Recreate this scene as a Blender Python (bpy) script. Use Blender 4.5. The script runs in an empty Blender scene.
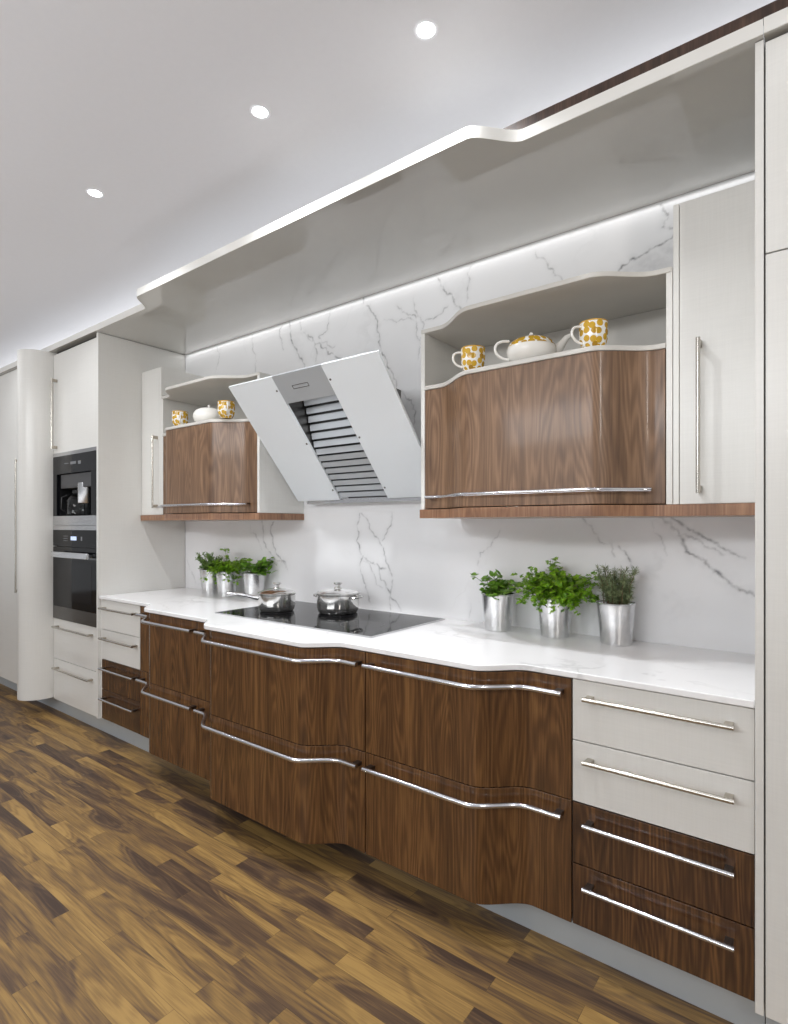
import bpy, bmesh, math, random
import numpy as np
from mathutils import Vector, Matrix

random.seed(7)
rng = np.random.default_rng(11)
SC = bpy.context.scene
COL = SC.collection
PI = math.pi
WALL = 2.33                      # distance of the back wall from the camera plane


def Y(d):
    return d - WALL


# ------------------------------------------------------------------ materials
def new_mat(name):
    m = bpy.data.materials.new(name)
    m.use_nodes = True
    nt = m.node_tree
    return m, nt, nt.nodes['Principled BSDF']


def N(nt, typ, **kw):
    n = nt.nodes.new(typ)
    for k, v in kw.items():
        setattr(n, k, v)
    return n


def L(nt, a, b):
    nt.links.new(a, b)


def math_node(nt, op, a, b=None, clamp=False):
    n = N(nt, 'ShaderNodeMath', operation=op)
    n.use_clamp = clamp
    for i, v in enumerate((a, b)):
        if v is None:
            continue
        if isinstance(v, (int, float)):
            n.inputs[i].default_value = v
        else:
            L(nt, v, n.inputs[i])
    return n.outputs[0]


def srgb(r, g, b):
    def f(c):
        c /= 255.0
        return c / 12.92 if c <= 0.04045 else ((c + 0.055) / 1.055) ** 2.4
    return (f(r), f(g), f(b), 1.0)


def ramp(nt, fac, stops):
    r = N(nt, 'ShaderNodeValToRGB')
    el = r.color_ramp.elements
    while len(el) < len(stops):
        el.new(0.5)
    for e, (p, c) in zip(el, stops):
        e.position = p
        e.color = c
    L(nt, fac, r.inputs['Fac'])
    return r.outputs['Color']


def plain(name, col, rough=0.4, metal=0.0, coat=0.0, var=0.03, scale=9.0):
    m, nt, p = new_mat(name)
    p.inputs['Roughness'].default_value = rough
    p.inputs['Metallic'].default_value = metal
    p.inputs['Coat Weight'].default_value = coat
    p.inputs['Coat Roughness'].default_value = 0.06
    tc = N(nt, 'ShaderNodeTexCoord')
    nz = N(nt, 'ShaderNodeTexNoise')
    nz.inputs['Scale'].default_value = scale
    nz.inputs['Detail'].default_value = 3.0
    L(nt, tc.outputs['Object'], nz.inputs['Vector'])
    a = tuple(c * (1 - var) for c in col[:3]) + (1,)
    b = tuple(min(1, c * (1 + var)) for c in col[:3]) + (1,)
    L(nt, ramp(nt, nz.outputs['Fac'], [(0.3, a), (0.7, b)]), p.inputs['Base Color'])
    return m


def linen_white(name, col, rough=0.22):
    """pale lacquer with a very faint woven vertical grain"""
    m, nt, p = new_mat(name)
    tc = N(nt, 'ShaderNodeTexCoord')
    mp = N(nt, 'ShaderNodeMapping')
    mp.inputs['Scale'].default_value = (240, 240, 7)
    L(nt, tc.outputs['Object'], mp.inputs['Vector'])
    nz = N(nt, 'ShaderNodeTexNoise')
    nz.inputs['Scale'].default_value = 1.0
    nz.inputs['Detail'].default_value = 2.0
    L(nt, mp.outputs[0], nz.inputs['Vector'])
    mp2 = N(nt, 'ShaderNodeMapping')
    mp2.inputs['Scale'].default_value = (9, 9, 300)
    L(nt, tc.outputs['Object'], mp2.inputs['Vector'])
    nz2 = N(nt, 'ShaderNodeTexNoise')
    nz2.inputs['Scale'].default_value = 1.0
    L(nt, mp2.outputs[0], nz2.inputs['Vector'])
    s = math_node(nt, 'ADD', nz.outputs['Fac'], nz2.outputs['Fac'])
    s = math_node(nt, 'MULTIPLY', s, 0.5)
    a = tuple(c * 0.965 for c in col[:3]) + (1,)
    b = tuple(min(1, c * 1.02) for c in col[:3]) + (1,)
    L(nt, ramp(nt, s, [(0.3, a), (0.7, b)]), p.inputs['Base Color'])
    p.inputs['Roughness'].default_value = rough
    return m


def walnut(name, dark, mid, light, rough=0.2, coat=0.5, horizontal=False, ring=0.10, crough=0.1):
    m, nt, p = new_mat(name)
    uv = N(nt, 'ShaderNodeUVMap')
    uv.uv_map = 'UVMap'
    sep = N(nt, 'ShaderNodeSeparateXYZ')
    L(nt, uv.outputs[0], sep.inputs[0])
    u, v = sep.outputs[0], sep.outputs[1]
    if horizontal:
        u, v = v, u

    def vec(su, sv):
        c = N(nt, 'ShaderNodeCombineXYZ')
        L(nt, math_node(nt, 'MULTIPLY', u, su), c.inputs[0])
        L(nt, math_node(nt, 'MULTIPLY', v, sv), c.inputs[1])
        return c.outputs[0]
    n1 = N(nt, 'ShaderNodeTexNoise')
    n1.inputs['Scale'].default_value = 1.0
    n1.inputs['Detail'].default_value = 1.5
    n1.inputs['Roughness'].default_value = 0.45
    L(nt, vec(9.0, 1.0), n1.inputs['Vector'])
    rings = math_node(nt, 'SINE', math_node(nt, 'MULTIPLY', n1.outputs['Fac'], 120.0))
    rings = math_node(nt, 'ADD', math_node(nt, 'MULTIPLY', rings, 0.5), 0.5)
    n2 = N(nt, 'ShaderNodeTexNoise')
    n2.inputs['Scale'].default_value = 1.0
    n2.inputs['Detail'].default_value = 4.0
    L(nt, vec(210.0, 7.0), n2.inputs['Vector'])
    n3 = N(nt, 'ShaderNodeTexNoise')
    n3.inputs['Scale'].default_value = 1.0
    n3.inputs['Detail'].default_value = 2.0
    L(nt, vec(13.0, 0.7), n3.inputs['Vector'])
    n4 = N(nt, 'ShaderNodeTexNoise')
    n4.inputs['Scale'].default_value = 1.0
    n4.inputs['Detail'].default_value = 3.0
    L(nt, vec(70.0, 1.3), n4.inputs['Vector'])
    s = math_node(nt, 'MULTIPLY', rings, ring)
    s = math_node(nt, 'ADD', s, math_node(nt, 'MULTIPLY', n2.outputs['Fac'], 0.34))
    s = math_node(nt, 'ADD', s, math_node(nt, 'MULTIPLY', n3.outputs['Fac'], 0.30))
    s = math_node(nt, 'ADD', s, math_node(nt, 'MULTIPLY', n4.outputs['Fac'], 0.30))
    L(nt, ramp(nt, s, [(0.33, dark), (0.52, mid), (0.70, light)]), p.inputs['Base Color'])
    p.inputs['Roughness'].default_value = rough
    p.inputs['Coat Weight'].default_value = coat
    p.inputs['Coat Roughness'].default_value = crough
    return m


def marble_slab(name, base, with_attr):
    m, nt, p = new_mat(name)
    tc = N(nt, 'ShaderNodeTexCoord')
    warp = N(nt, 'ShaderNodeTexNoise')
    warp.inputs['Scale'].default_value = 3.0
    warp.inputs['Detail'].default_value = 5.0
    L(nt, tc.outputs['Object'], warp.inputs['Vector'])
    add = N(nt, 'ShaderNodeVectorMath', operation='MULTIPLY_ADD')
    L(nt, warp.outputs['Color'], add.inputs[0])
    add.inputs[1].default_value = (0.55, 0.55, 0.55)
    L(nt, tc.outputs['Object'], add.inputs[2])
    nz = N(nt, 'ShaderNodeTexNoise')
    nz.inputs['Scale'].default_value = 1.7 if with_attr else 2.6
    nz.inputs['Detail'].default_value = 4.0
    L(nt, add.outputs[0], nz.inputs['Vector'])
    d = math_node(nt, 'ABSOLUTE', math_node(nt, 'SUBTRACT', nz.outputs['Fac'], 0.5))
    vein = math_node(nt, 'SUBTRACT', 1.0, math_node(nt, 'MULTIPLY', d, 42.0), clamp=True)
    mask = N(nt, 'ShaderNodeTexNoise')
    mask.inputs['Scale'].default_value = 2.3
    mask.inputs['Detail'].default_value = 2.0
    L(nt, tc.outputs['Object'], mask.inputs['Vector'])
    mk = math_node(nt, 'MULTIPLY', math_node(nt, 'SUBTRACT', mask.outputs['Fac'], 0.48), 4.5, clamp=True)
    vein = math_node(nt, 'MULTIPLY', vein, mk)
    vein = math_node(nt, 'MULTIPLY', vein, 0.10 if with_attr else 0.30)
    if with_attr:
        at = N(nt, 'ShaderNodeAttribute')
        at.attribute_name = 'vein'
        brk = N(nt, 'ShaderNodeTexNoise')
        brk.inputs['Scale'].default_value = 26.0
        brk.inputs['Detail'].default_value = 3.0
        L(nt, tc.outputs['Object'], brk.inputs['Vector'])
        bm = math_node(nt, 'MULTIPLY', math_node(nt, 'SUBTRACT', brk.outputs['Fac'], 0.30), 3.2, clamp=True)
        vein = math_node(nt, 'ADD', vein, math_node(nt, 'MULTIPLY', at.outputs['Fac'], bm), clamp=True)
    cloud = N(nt, 'ShaderNodeTexNoise')
    cloud.inputs['Scale'].default_value = 1.6
    cloud.inputs['Detail'].default_value = 3.0
    L(nt, tc.outputs['Object'], cloud.inputs['Vector'])
    bcol = ramp(nt, cloud.outputs['Fac'], [(0.3, tuple(c * 0.94 for c in base[:3]) + (1,)), (0.65, base)])
    mx = N(nt, 'ShaderNodeMix', data_type='RGBA')
    L(nt, vein, mx.inputs['Factor'])
    L(nt, bcol, mx.inputs[6])
    mx.inputs[7].default_value = srgb(112, 112, 114)
    L(nt, mx.outputs[2], p.inputs['Base Color'])
    p.inputs['Roughness'].default_value = 0.16 if with_attr else 0.2
    return m


def floor_mat():
    m, nt, p = new_mat('laminate_strip_floor')
    tc = N(nt, 'ShaderNodeTexCoord')
    br = N(nt, 'ShaderNodeTexBrick')
    br.offset = 0.37
    br.offset_frequency = 2
    br.squash = 1.0
    br.inputs['Scale'].default_value = 1.0
    br.inputs['Color1'].default_value = (0, 0, 0, 1)
    br.inputs['Color2'].default_value = (1, 1, 1, 1)
    br.inputs['Mortar'].default_value = (0.5, 0.5, 0.5, 1)
    br.inputs['Mortar Size'].default_value = 0.0007
    br.inputs['Mortar Smooth'].default_value = 0.2
    br.inputs['Brick Width'].default_value = 0.66
    br.inputs['Row Height'].default_value = 0.0645
    L(nt, tc.outputs['Object'], br.inputs['Vector'])
    sep = N(nt, 'ShaderNodeSeparateXYZ')
    L(nt, tc.outputs['Object'], sep.inputs[0])
    tint = N(nt, 'ShaderNodeSeparateColor')
    L(nt, br.outputs['Color'], tint.inputs[0])
    t = tint.outputs[0]

    def vec(sx, sy, tz):
        c = N(nt, 'ShaderNodeCombineXYZ')
        L(nt, math_node(nt, 'MULTIPLY', sep.outputs[0], sx), c.inputs[0])
        L(nt, math_node(nt, 'MULTIPLY', sep.outputs[1], sy), c.inputs[1])
        L(nt, math_node(nt, 'MULTIPLY', t, tz), c.inputs[2])
        return c.outputs[0]
    n1 = N(nt, 'ShaderNodeTexNoise')
    n1.inputs['Scale'].default_value = 1.0
    n1.inputs['Detail'].default_value = 1.5
    n1.inputs['Distortion'].default_value = 0.6
    L(nt, vec(1.3, 9.0, 37.0), n1.inputs['Vector'])
    rings = math_node(nt, 'SINE', math_node(nt, 'MULTIPLY', n1.outputs['Fac'], 75.0))
    n2 = N(nt, 'ShaderNodeTexNoise')
    n2.inputs['Scale'].default_value = 1.0
    n2.inputs['Detail'].default_value = 4.0
    L(nt, vec(9.0, 210.0, 11.0), n2.inputs['Vector'])
    s = math_node(nt, 'MULTIPLY', math_node(nt, 'SUBTRACT', n1.outputs['Fac'], 0.5), 1.9)
    s = math_node(nt, 'ADD', s, 0.36)
    s = math_node(nt, 'ADD', s, math_node(nt, 'MULTIPLY', rings, 0.09))
    s = math_node(nt, 'ADD', s, math_node(nt, 'MULTIPLY', math_node(nt, 'SUBTRACT', n2.outputs['Fac'], 0.5), 0.75))
    s = math_node(nt, 'ADD', s, math_node(nt, 'MULTIPLY', t, 0.34))
    col = ramp(nt, s, [(0.05, srgb(68, 52, 43)), (0.36, srgb(98, 76, 56)), (0.64, srgb(138, 108, 64)), (0.98, srgb(170, 136, 80))])
    mx = N(nt, 'ShaderNodeMix', data_type='RGBA')
    L(nt, math_node(nt, 'MULTIPLY', br.outputs['Fac'], 0.55), mx.inputs['Factor'])
    L(nt, col, mx.inputs[6])
    mx.inputs[7].default_value = srgb(52, 36, 24)
    L(nt, mx.outputs[2], p.inputs['Base Color'])
    p.inputs['Roughness'].default_value = 0.46
    p.inputs['Specular IOR Level'].default_value = 0.4
    return m


def steel(name, col, rough, sx=3, sz=260):
    m, nt, p = new_mat(name)
    tc = N(nt, 'ShaderNodeTexCoord')
    mp = N(nt, 'ShaderNodeMapping')
    mp.inputs['Scale'].default_value = (sx, sz, sz)
    L(nt, tc.outputs['Object'], mp.inputs['Vector'])
    nz = N(nt, 'ShaderNodeTexNoise')
    nz.inputs['Scale'].default_value = 1.0
    nz.inputs['Detail'].default_value = 2.0
    L(nt, mp.outputs[0], nz.inputs['Vector'])
    L(nt, ramp(nt, nz.outputs['Fac'], [(0.3, tuple(c * 0.88 for c in col[:3]) + (1,)), (0.7, col)]), p.inputs['Base Color'])
    p.inputs['Metallic'].default_value = 1.0
    p.inputs['Roughness'].default_value = rough
    return m


def zinc(name):
    m, nt, p = new_mat(name)
    tc = N(nt, 'ShaderNodeTexCoord')
    nz = N(nt, 'ShaderNodeTexVoronoi')
    nz.inputs['Scale'].default_value = 38.0
    L(nt, tc.outputs['Object'], nz.inputs['Vector'])
    L(nt, ramp(nt, nz.outputs['Distance'], [(0.0, srgb(205, 206, 208)), (1.0, srgb(226, 226, 226))]), p.inputs['Base Color'])
    p.inputs['Metallic'].default_value = 1.0
    p.inputs['Roughness'].default_value = 0.24
    return m


def leaf_mat(name, a, b):
    m, nt, p = new_mat(name)
    tc = N(nt, 'ShaderNodeTexCoord')
    nz = N(nt, 'ShaderNodeTexNoise')
    nz.inputs['Scale'].default_value = 60.0
    L(nt, tc.outputs['Object'], nz.inputs['Vector'])
    L(nt, ramp(nt, nz.outputs['Fac'], [(0.35, a), (0.65, b)]), p.inputs['Base Color'])
    p.inputs['Roughness'].default_value = 0.45
    p.inputs['Subsurface Weight'].default_value = 0.0
    return m


def spotted_china(name, radius):
    """white china with irregular golden leaf blots"""
    m, nt, p = new_mat(name)
    tc = N(nt, 'ShaderNodeTexCoord')
    sep = N(nt, 'ShaderNodeSeparateXYZ')
    L(nt, tc.outputs['Object'], sep.inputs[0])
    ang = math_node(nt, 'ARCTAN2', sep.outputs[1], sep.outputs[0])
    cb = N(nt, 'ShaderNodeCombineXYZ')
    L(nt, math_node(nt, 'MULTIPLY', ang, radius), cb.inputs[0])
    L(nt, sep.outputs[2], cb.inputs[1])
    vo = N(nt, 'ShaderNodeTexVoronoi')
    vo.voronoi_dimensions = '2D'
    vo.inputs['Scale'].default_value = 42.0
    vo.inputs['Randomness'].default_value = 0.6
    L(nt, cb.outputs[0], vo.inputs['Vector'])
    blot = math_node(nt, 'LESS_THAN', vo.outputs['Distance'], 0.46)
    hue = N(nt, 'ShaderNodeSeparateColor')
    L(nt, vo.outputs['Color'], hue.inputs[0])
    gold = ramp(nt, hue.outputs[0], [(0.0, srgb(188, 148, 30)), (0.5, srgb(212, 170, 50)), (1.0, srgb(172, 130, 40))])
    mx = N(nt, 'ShaderNodeMix', data_type='RGBA')
    L(nt, blot, mx.inputs['Factor'])
    mx.inputs[6].default_value = srgb(240, 238, 232)
    L(nt, gold, mx.inputs[7])
    L(nt, mx.outputs[2], p.inputs['Base Color'])
    p.inputs['Roughness'].default_value = 0.15
    return m


def emissive(name, col, strength):
    m, nt, p = new_mat(name)
    p.inputs['Emission Color'].default_value = col
    p.inputs['Emission Strength'].default_value = strength
    return m


def glass_mat(name, tint=(0.93, 0.95, 0.95, 1), rough=0.02):
    m, nt, p = new_mat(name)
    p.inputs['Base Color'].default_value = tint
    p.inputs['Transmission Weight'].default_value = 1.0
    p.inputs['Roughness'].default_value = rough
    p.inputs['IOR'].default_value = 1.3
    return m


M = {}
M['white'] = linen_white('pale_linen_lacquer', srgb(226, 225, 221), 0.28)
M['white_in'] = plain('pale_cabinet_interior', srgb(206, 203, 197), 0.35)
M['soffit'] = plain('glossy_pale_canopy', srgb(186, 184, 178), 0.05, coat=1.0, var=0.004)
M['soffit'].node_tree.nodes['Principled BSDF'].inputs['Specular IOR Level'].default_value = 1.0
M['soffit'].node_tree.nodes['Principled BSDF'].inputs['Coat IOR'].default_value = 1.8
M['edge'] = plain('lit_edge_paint', srgb(234, 233, 229), 0.25, var=0.004)  # pale strip added on the canopy front; the edge's light is in its colour
M['walnut'] = walnut('walnut_base', srgb(55, 35, 19), srgb(94, 63, 36), srgb(132, 94, 55), rough=0.26, coat=0.3)
M['walnut_d'] = walnut('walnut_dark', srgb(40, 26, 17), srgb(76, 50, 31), srgb(118, 82, 48), rough=0.22, coat=0.35)
M['walnut_c'] = walnut('walnut_cornice', srgb(44, 32, 26), srgb(68, 50, 41), srgb(92, 70, 57), rough=0.5, coat=0.0)
M['walnut_w'] = walnut('walnut_wall', srgb(82, 58, 41), srgb(116, 87, 63), srgb(144, 112, 85), rough=0.40, coat=0.17, ring=0.13, crough=0.10)
M['walnut_s'] = walnut('walnut_shelf', srgb(110, 76, 54), srgb(146, 106, 78), srgb(172, 132, 100), rough=0.3, coat=0.2)
M['marble'] = marble_slab('veined_marble', srgb(244, 244, 245), True)
M['marble_top'] = marble_slab('veined_marble_top', srgb(252, 252, 253), False)
M['floor'] = floor_mat()
M['ceiling'] = plain('grey_white_ceiling', srgb(230, 231, 236), 0.9, var=0.006, scale=40)
M['plaster'] = plain('wall_plaster', srgb(205, 203, 200), 0.9)
M['dark'] = plain('dark_gap', srgb(40, 34, 30), 0.7)
M['steel'] = steel('brushed_steel', srgb(206, 206, 208), 0.24)
M['steel_kick'] = plain('brushed_kickboard', srgb(186, 192, 196), 0.42, metal=0.25, var=0.02)
M['steel_pot'] = plain('polished_steel', srgb(218, 217, 215), 0.12, metal=0.92, var=0.01)
M['hood_steel'] = plain('hood_steel', srgb(188, 193, 198), 0.4, metal=0.3, var=0.01)
M['steel_dark'] = steel('dark_steel', srgb(120, 118, 116), 0.3)  # darker steel for the hood body, channel sides, screws and oven trim
M['chrome'] = plain('satin_chrome', srgb(214, 215, 220), 0.17, metal=1.0, var=0.008)
M['nickel'] = plain('warm_nickel', srgb(204, 200, 192), 0.25, metal=1.0, var=0.008)
M['post'] = plain('wood_reflecting_post', srgb(96, 84, 76), 0.3, metal=0.9, var=0.01)  # chrome posts coloured dark, with the wood they reflect painted in
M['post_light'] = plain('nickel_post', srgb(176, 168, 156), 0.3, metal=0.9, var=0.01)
M['black_glass'] = plain('black_glass', srgb(12, 12, 14), 0.05)
M['black_glass'].node_tree.nodes['Principled BSDF'].inputs['Specular IOR Level'].default_value = 0.2
M['black_glass2'] = plain('smoked_glass', srgb(24, 24, 27), 0.08)
M['black_glass2'].node_tree.nodes['Principled BSDF'].inputs['Specular IOR Level'].default_value = 0.2
M['black'] = plain('black_plastic', srgb(22, 22, 24), 0.4)
M['grey_panel'] = plain('grey_panel', srgb(62, 62, 65), 0.35)
M['hood_glass'] = plain('white_back_painted_glass', srgb(236, 241, 245), 0.3, var=0.004)
M['zinc'] = zinc('zinc_pot')
M['soil'] = plain('potting_soil', srgb(60, 46, 34), 0.9)
M['mint'] = leaf_mat('mint_leaf', srgb(74, 124, 26), srgb(132, 180, 62))
M['parsley'] = leaf_mat('parsley_leaf', srgb(84, 134, 16), srgb(146, 190, 48))
M['rosemary'] = leaf_mat('rosemary_leaf', srgb(84, 102, 66), srgb(148, 160, 116))
M['thyme'] = leaf_mat('thyme_leaf', srgb(78, 116, 46), srgb(132, 162, 84))
M['stem'] = leaf_mat('herb_stem', srgb(84, 104, 44), srgb(110, 120, 66))
M['twig'] = leaf_mat('woody_twig', srgb(92, 72, 50), srgb(116, 92, 66))
M['china'] = plain('white_china', srgb(240, 238, 233), 0.15)
M['china_spot'] = spotted_china('gold_leaf_china', 0.045)
M['china_spot_lid'] = spotted_china('gold_leaf_china_lid', 0.075)
M['gold'] = plain('gold_rim', srgb(206, 160, 60), 0.25)
M['lamp'] = emissive('downlight_glow', (1, 1, 1, 1), 14.0)
M['blue_led'] = emissive('blue_led', srgb(120, 160, 220), 0.9)
M['glass'] = glass_mat('clear_glass')
M['glyph'] = plain('grey_print', srgb(120, 122, 126), 0.5)

# ------------------------------------------------------------------ mesh builder
ORIGIN = {}


class MB:
    def __init__(self):
        self.v, self.f, self.uv = [], [], []
        self.split, self.mat2 = None, None
        self.ou, self.ov = random.uniform(0, 40), random.uniform(0, 40)

    def face(self, idx, uvs=None):
        self.f.append(tuple(idx))
        if uvs is None:
            P = [Vector(self.v[i]) for i in idx]
            n = (P[1] - P[0]).cross(P[-1] - P[0])
            a = [abs(c) for c in n]
            if a[2] >= max(a[0], a[1]):
                uvs = [(q.x, q.y) for q in P]
            elif a[1] >= a[0]:
                uvs = [(q.x, q.z) for q in P]
            else:
                uvs = [(q.y, q.z) for q in P]
        self.uv.append([(u + self.ou, w + self.ov) for u, w in uvs])

    def second(self, mat):
        self.split, self.mat2 = len(self.f), mat
        return self

    def prism(self, poly, z0, z1):
        """poly: (x, y) loop; extruded from z0 to z1"""
        n = len(poly)
        ar = sum(poly[i][0] * poly[(i + 1) % n][1] - poly[(i + 1) % n][0] * poly[i][1] for i in range(n))
        if ar < 0:
            poly = poly[::-1]
        b = len(self.v)
        self.v += [(x, y, z0) for x, y in poly] + [(x, y, z1) for x, y in poly]
        self.face([b + i for i in range(n)][::-1])
        self.face([b + n + i for i in range(n)])
        s = 0.0
        for i in range(n):
            j = (i + 1) % n
            d = math.hypot(poly[j][0] - poly[i][0], poly[j][1] - poly[i][1])
            self.face((b + i, b + j, b + n + j, b + n + i), [(s, z0), (s + d, z0), (s + d, z1), (s, z1)])
            s += d
        return self

    def band(self, front, backl, z0, z1):
        """thin strip between two plan polylines of equal length, built of quads"""
        n = len(front)
        b = len(self.v)
        for (x, y), (p, q) in zip(front, backl):
            self.v += [(x, y, z0), (x, y, z1), (p, q, z0), (p, q, z1)]
        for i in range(n - 1):
            k = b + 4 * i
            self.face((k, k + 4, k + 5, k + 1))
            self.face((k + 2, k + 3, k + 7, k + 6))
            self.face((k, k + 2, k + 6, k + 4))
            self.face((k + 1, k + 5, k + 7, k + 3))
        self.face((b, b + 1, b + 3, b + 2))
        e = b + 4 * (n - 1)
        self.face((e, e + 2, e + 3, e + 1))
        return self

    def prism_x(self, poly, x0, x1):
        """poly: (y, z) loop; extruded along x"""
        n = len(poly)
        ar = sum(poly[i][0] * poly[(i + 1) % n][1] - poly[(i + 1) % n][0] * poly[i][1] for i in range(n))
        if ar < 0:
            poly = poly[::-1]
        b = len(self.v)
        self.v += [(x0, y, z) for y, z in poly] + [(x1, y, z) for y, z in poly]
        self.face([b + i for i in range(n)][::-1])
        self.face([b + n + i for i in range(n)])
        for i in range(n):
            j = (i + 1) % n
            self.face((b + i, b + j, b + n + j, b + n + i))
        return self

    def box(self, x0, x1, y0, y1, z0, z1):
        return self.prism([(x0, y0), (x1, y0), (x1, y1), (x0, y1)], z0, z1)

    def slab(self, o, ex, ey, ez):
        """parallelepiped from corner o and three edge vectors"""
        o, ex, ey, ez = (Vector(q) for q in (o, ex, ey, ez))
        if ex.cross(ey).dot(ez) < 0:
            ex, ey = ey, ex
        b = len(self.v)
        for dz in (0, 1):
            for dx, dy in ((0, 0), (1, 0), (1, 1), (0, 1)):
                self.v.append(tuple(o + ex * dx + ey * dy + ez * dz))
        for q in ((3, 2, 1, 0), (4, 5, 6, 7), (0, 1, 5, 4), (1, 2, 6, 5), (2, 3, 7, 6), (3, 0, 4, 7)):
            self.face([b + i for i in q])
        return self

    def tube(self, pts, r, seg=12, cap=True):
        pts = [Vector(p) for p in pts]
        rs = r if isinstance(r, (list, tuple)) else [r] * len(pts)
        t0 = (pts[1] - pts[0]).normalized()
        up = Vector((0, 0, 1)) if abs(t0.z) < 0.9 else Vector((1, 0, 0))
        nrm = (up - t0 * up.dot(t0)).normalized()
        b = len(self.v)
        for i, p in enumerate(pts):
            t = (pts[min(i + 1, len(pts) - 1)] - pts[max(i - 1, 0)]).normalized()
            nrm = (nrm - t * nrm.dot(t)).normalized()
            bi = t.cross(nrm)
            for k in range(seg):
                a = 2 * PI * k / seg
                self.v.append(tuple(p + (nrm * math.cos(a) + bi * math.sin(a)) * rs[i]))
        for i in range(len(pts) - 1):
            for k in range(seg):
                k2 = (k + 1) % seg
                self.face((b + i * seg + k, b + i * seg + k2, b + (i + 1) * seg + k2, b + (i + 1) * seg + k))
        if cap:
            self.face([b + k for k in range(seg)][::-1])
            e = b + (len(pts) - 1) * seg
            self.face([e + k for k in range(seg)])
        return self

    def lathe(self, prof, c, seg=40, sx=1.0, sy=1.0):
        """prof: (r, z) from bottom to top around centre c; r = 0 closes"""
        cx, cy, cz = c
        rings = []
        for r, z in prof:
            if r < 1e-6:
                self.v.append((cx, cy, cz + z))
                rings.append([len(self.v) - 1])
            else:
                b = len(self.v)
                for k in range(seg):
                    a = 2 * PI * k / seg
                    self.v.append((cx + r * sx * math.cos(a), cy + r * sy * math.sin(a), cz + z))
                rings.append(list(range(b, b + seg)))
        for A, B in zip(rings, rings[1:]):
            for k in range(seg):
                k2 = (k + 1) % seg
                if len(A) == 1 and len(B) == 1:
                    continue
                if len(A) == 1:
                    self.face((A[0], B[k2], B[k]))
                elif len(B) == 1:
                    self.face((A[k], A[k2], B[0]))
                else:
                    self.face((A[k], A[k2], B[k2], B[k]))
        return self

    def build(self, name, mat, parent=None, bevel=0.0, smooth=0.6):
        o0 = ORIGIN.get(parent.name, Vector((0, 0, 0))) if parent else None
        if parent is None:                                     # origin at the base centre of the mesh
            xs, ys, zs = zip(*self.v)
            o0 = Vector(((min(xs) + max(xs)) / 2, (min(ys) + max(ys)) / 2, min(zs)))
        me = bpy.data.meshes.new(name)
        me.from_pydata([tuple(Vector(p) - o0) for p in self.v], [], self.f)
        ul = me.uv_layers.new(name='UVMap')
        flat = [c for poly in self.uv for q in poly for c in q]
        ul.data.foreach_set('uv', flat)
        me.materials.append(mat)
        if self.mat2:
            me.materials.append(self.mat2)
            for k in range(self.split, len(self.f)):
                me.polygons[k].material_index = 1
        if smooth:
            me.polygons.foreach_set('use_smooth', [True] * len(me.polygons))
            me.set_sharp_from_angle(angle=smooth)
        me.update()
        o = bpy.data.objects.new(name, me)
        COL.objects.link(o)
        if parent:
            o.parent = parent
            ORIGIN[o.name] = o0
        else:
            o.location = o0
            ORIGIN[o.name] = o0
        if bevel:
            bm = o.modifiers.new('edge', 'BEVEL')
            bm.width = bevel
            bm.segments = 2
            bm.limit_method = 'ANGLE'
            bm.angle_limit = 0.9
            bm.harden_normals = False
        return o


def tag(o, label=None, cat=None, group=None, kind=None):
    if label:
        o['label'] = label
    if cat:
        o['category'] = cat
    if group:
        o['group'] = group
    if kind:
        o['kind'] = kind
    return o


def thing(name, loc, label, cat, group=None):
    o = bpy.data.objects.new(name, None)
    o.empty_display_size = 0.1
    o.location = loc
    COL.objects.link(o)
    ORIGIN[o.name] = Vector(loc)
    return tag(o, label, cat, group)


def dup(root, loc, label, rotz=0.0):
    r = root.copy()
    COL.objects.link(r)
    r.location = loc
    r.rotation_euler = (0, 0, rotz)
    r['label'] = label
    for ch in list(root.children):
        c = ch.copy()
        COL.objects.link(c)
        c.parent = r
        for g in list(ch.children):
            d = g.copy()
            COL.objects.link(d)
            d.parent = c
    return r


# ------------------------------------------------------------------ plan curves
def sstep(a, b, x):
    t = min(1, max(0, (x - a) / (b - a)))
    return t * t * (3 - 2 * t)


CB_X = -1.903                    # axis of the stepped base fronts
CX = -1.935                      # axis of symmetry of the run


def base_front(x):
    """distance of the base fronts: 1.722 at the ends, 1.615 in between, 1.513 at the centre"""
    q = abs(x - CB_X) - (0.014 if x < CB_X else 0.0)
    return 1.513 + 0.102 * sstep(0.272, 0.440, q) + 0.107 * sstep(0.977, 1.150, q)


def top_front(x):
    q = abs(x - CB_X) - (0.050 if x < CB_X else 0.0)
    return 1.507 + 0.102 * sstep(0.277, 0.430, q) + 0.107 * sstep(0.985, 1.140, q)


def canopy_front(x):
    q = abs(x - CX)
    return 1.575 + 0.118 * sstep(1.015, 1.165, q)


def wall_front(x, left=False):
    """distance of the curved walnut wall units"""
    if left:
        return 2.0 - 0.115 * sstep(-3.365, -3.185, x) * (1 - sstep(-2.770, -2.555, x))
    return 2.0 - 0.115 * sstep(-1.295, -1.085, x) * (1 - sstep(-0.632, -0.440, x))


def xs_for(x0, x1, breaks, n=22):
    """sample points, dense only where the curve bends"""
    out = [x0]
    for a, b in sorted(breaks):
        if b < x0 or a > x1:
            continue
        for k in range(n + 1):
            x = a + (b - a) * k / n
            if x0 < x < x1:
                out.append(x)
    out.append(x1)
    out = sorted(set(round(v, 5) for v in out))
    return out


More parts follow.
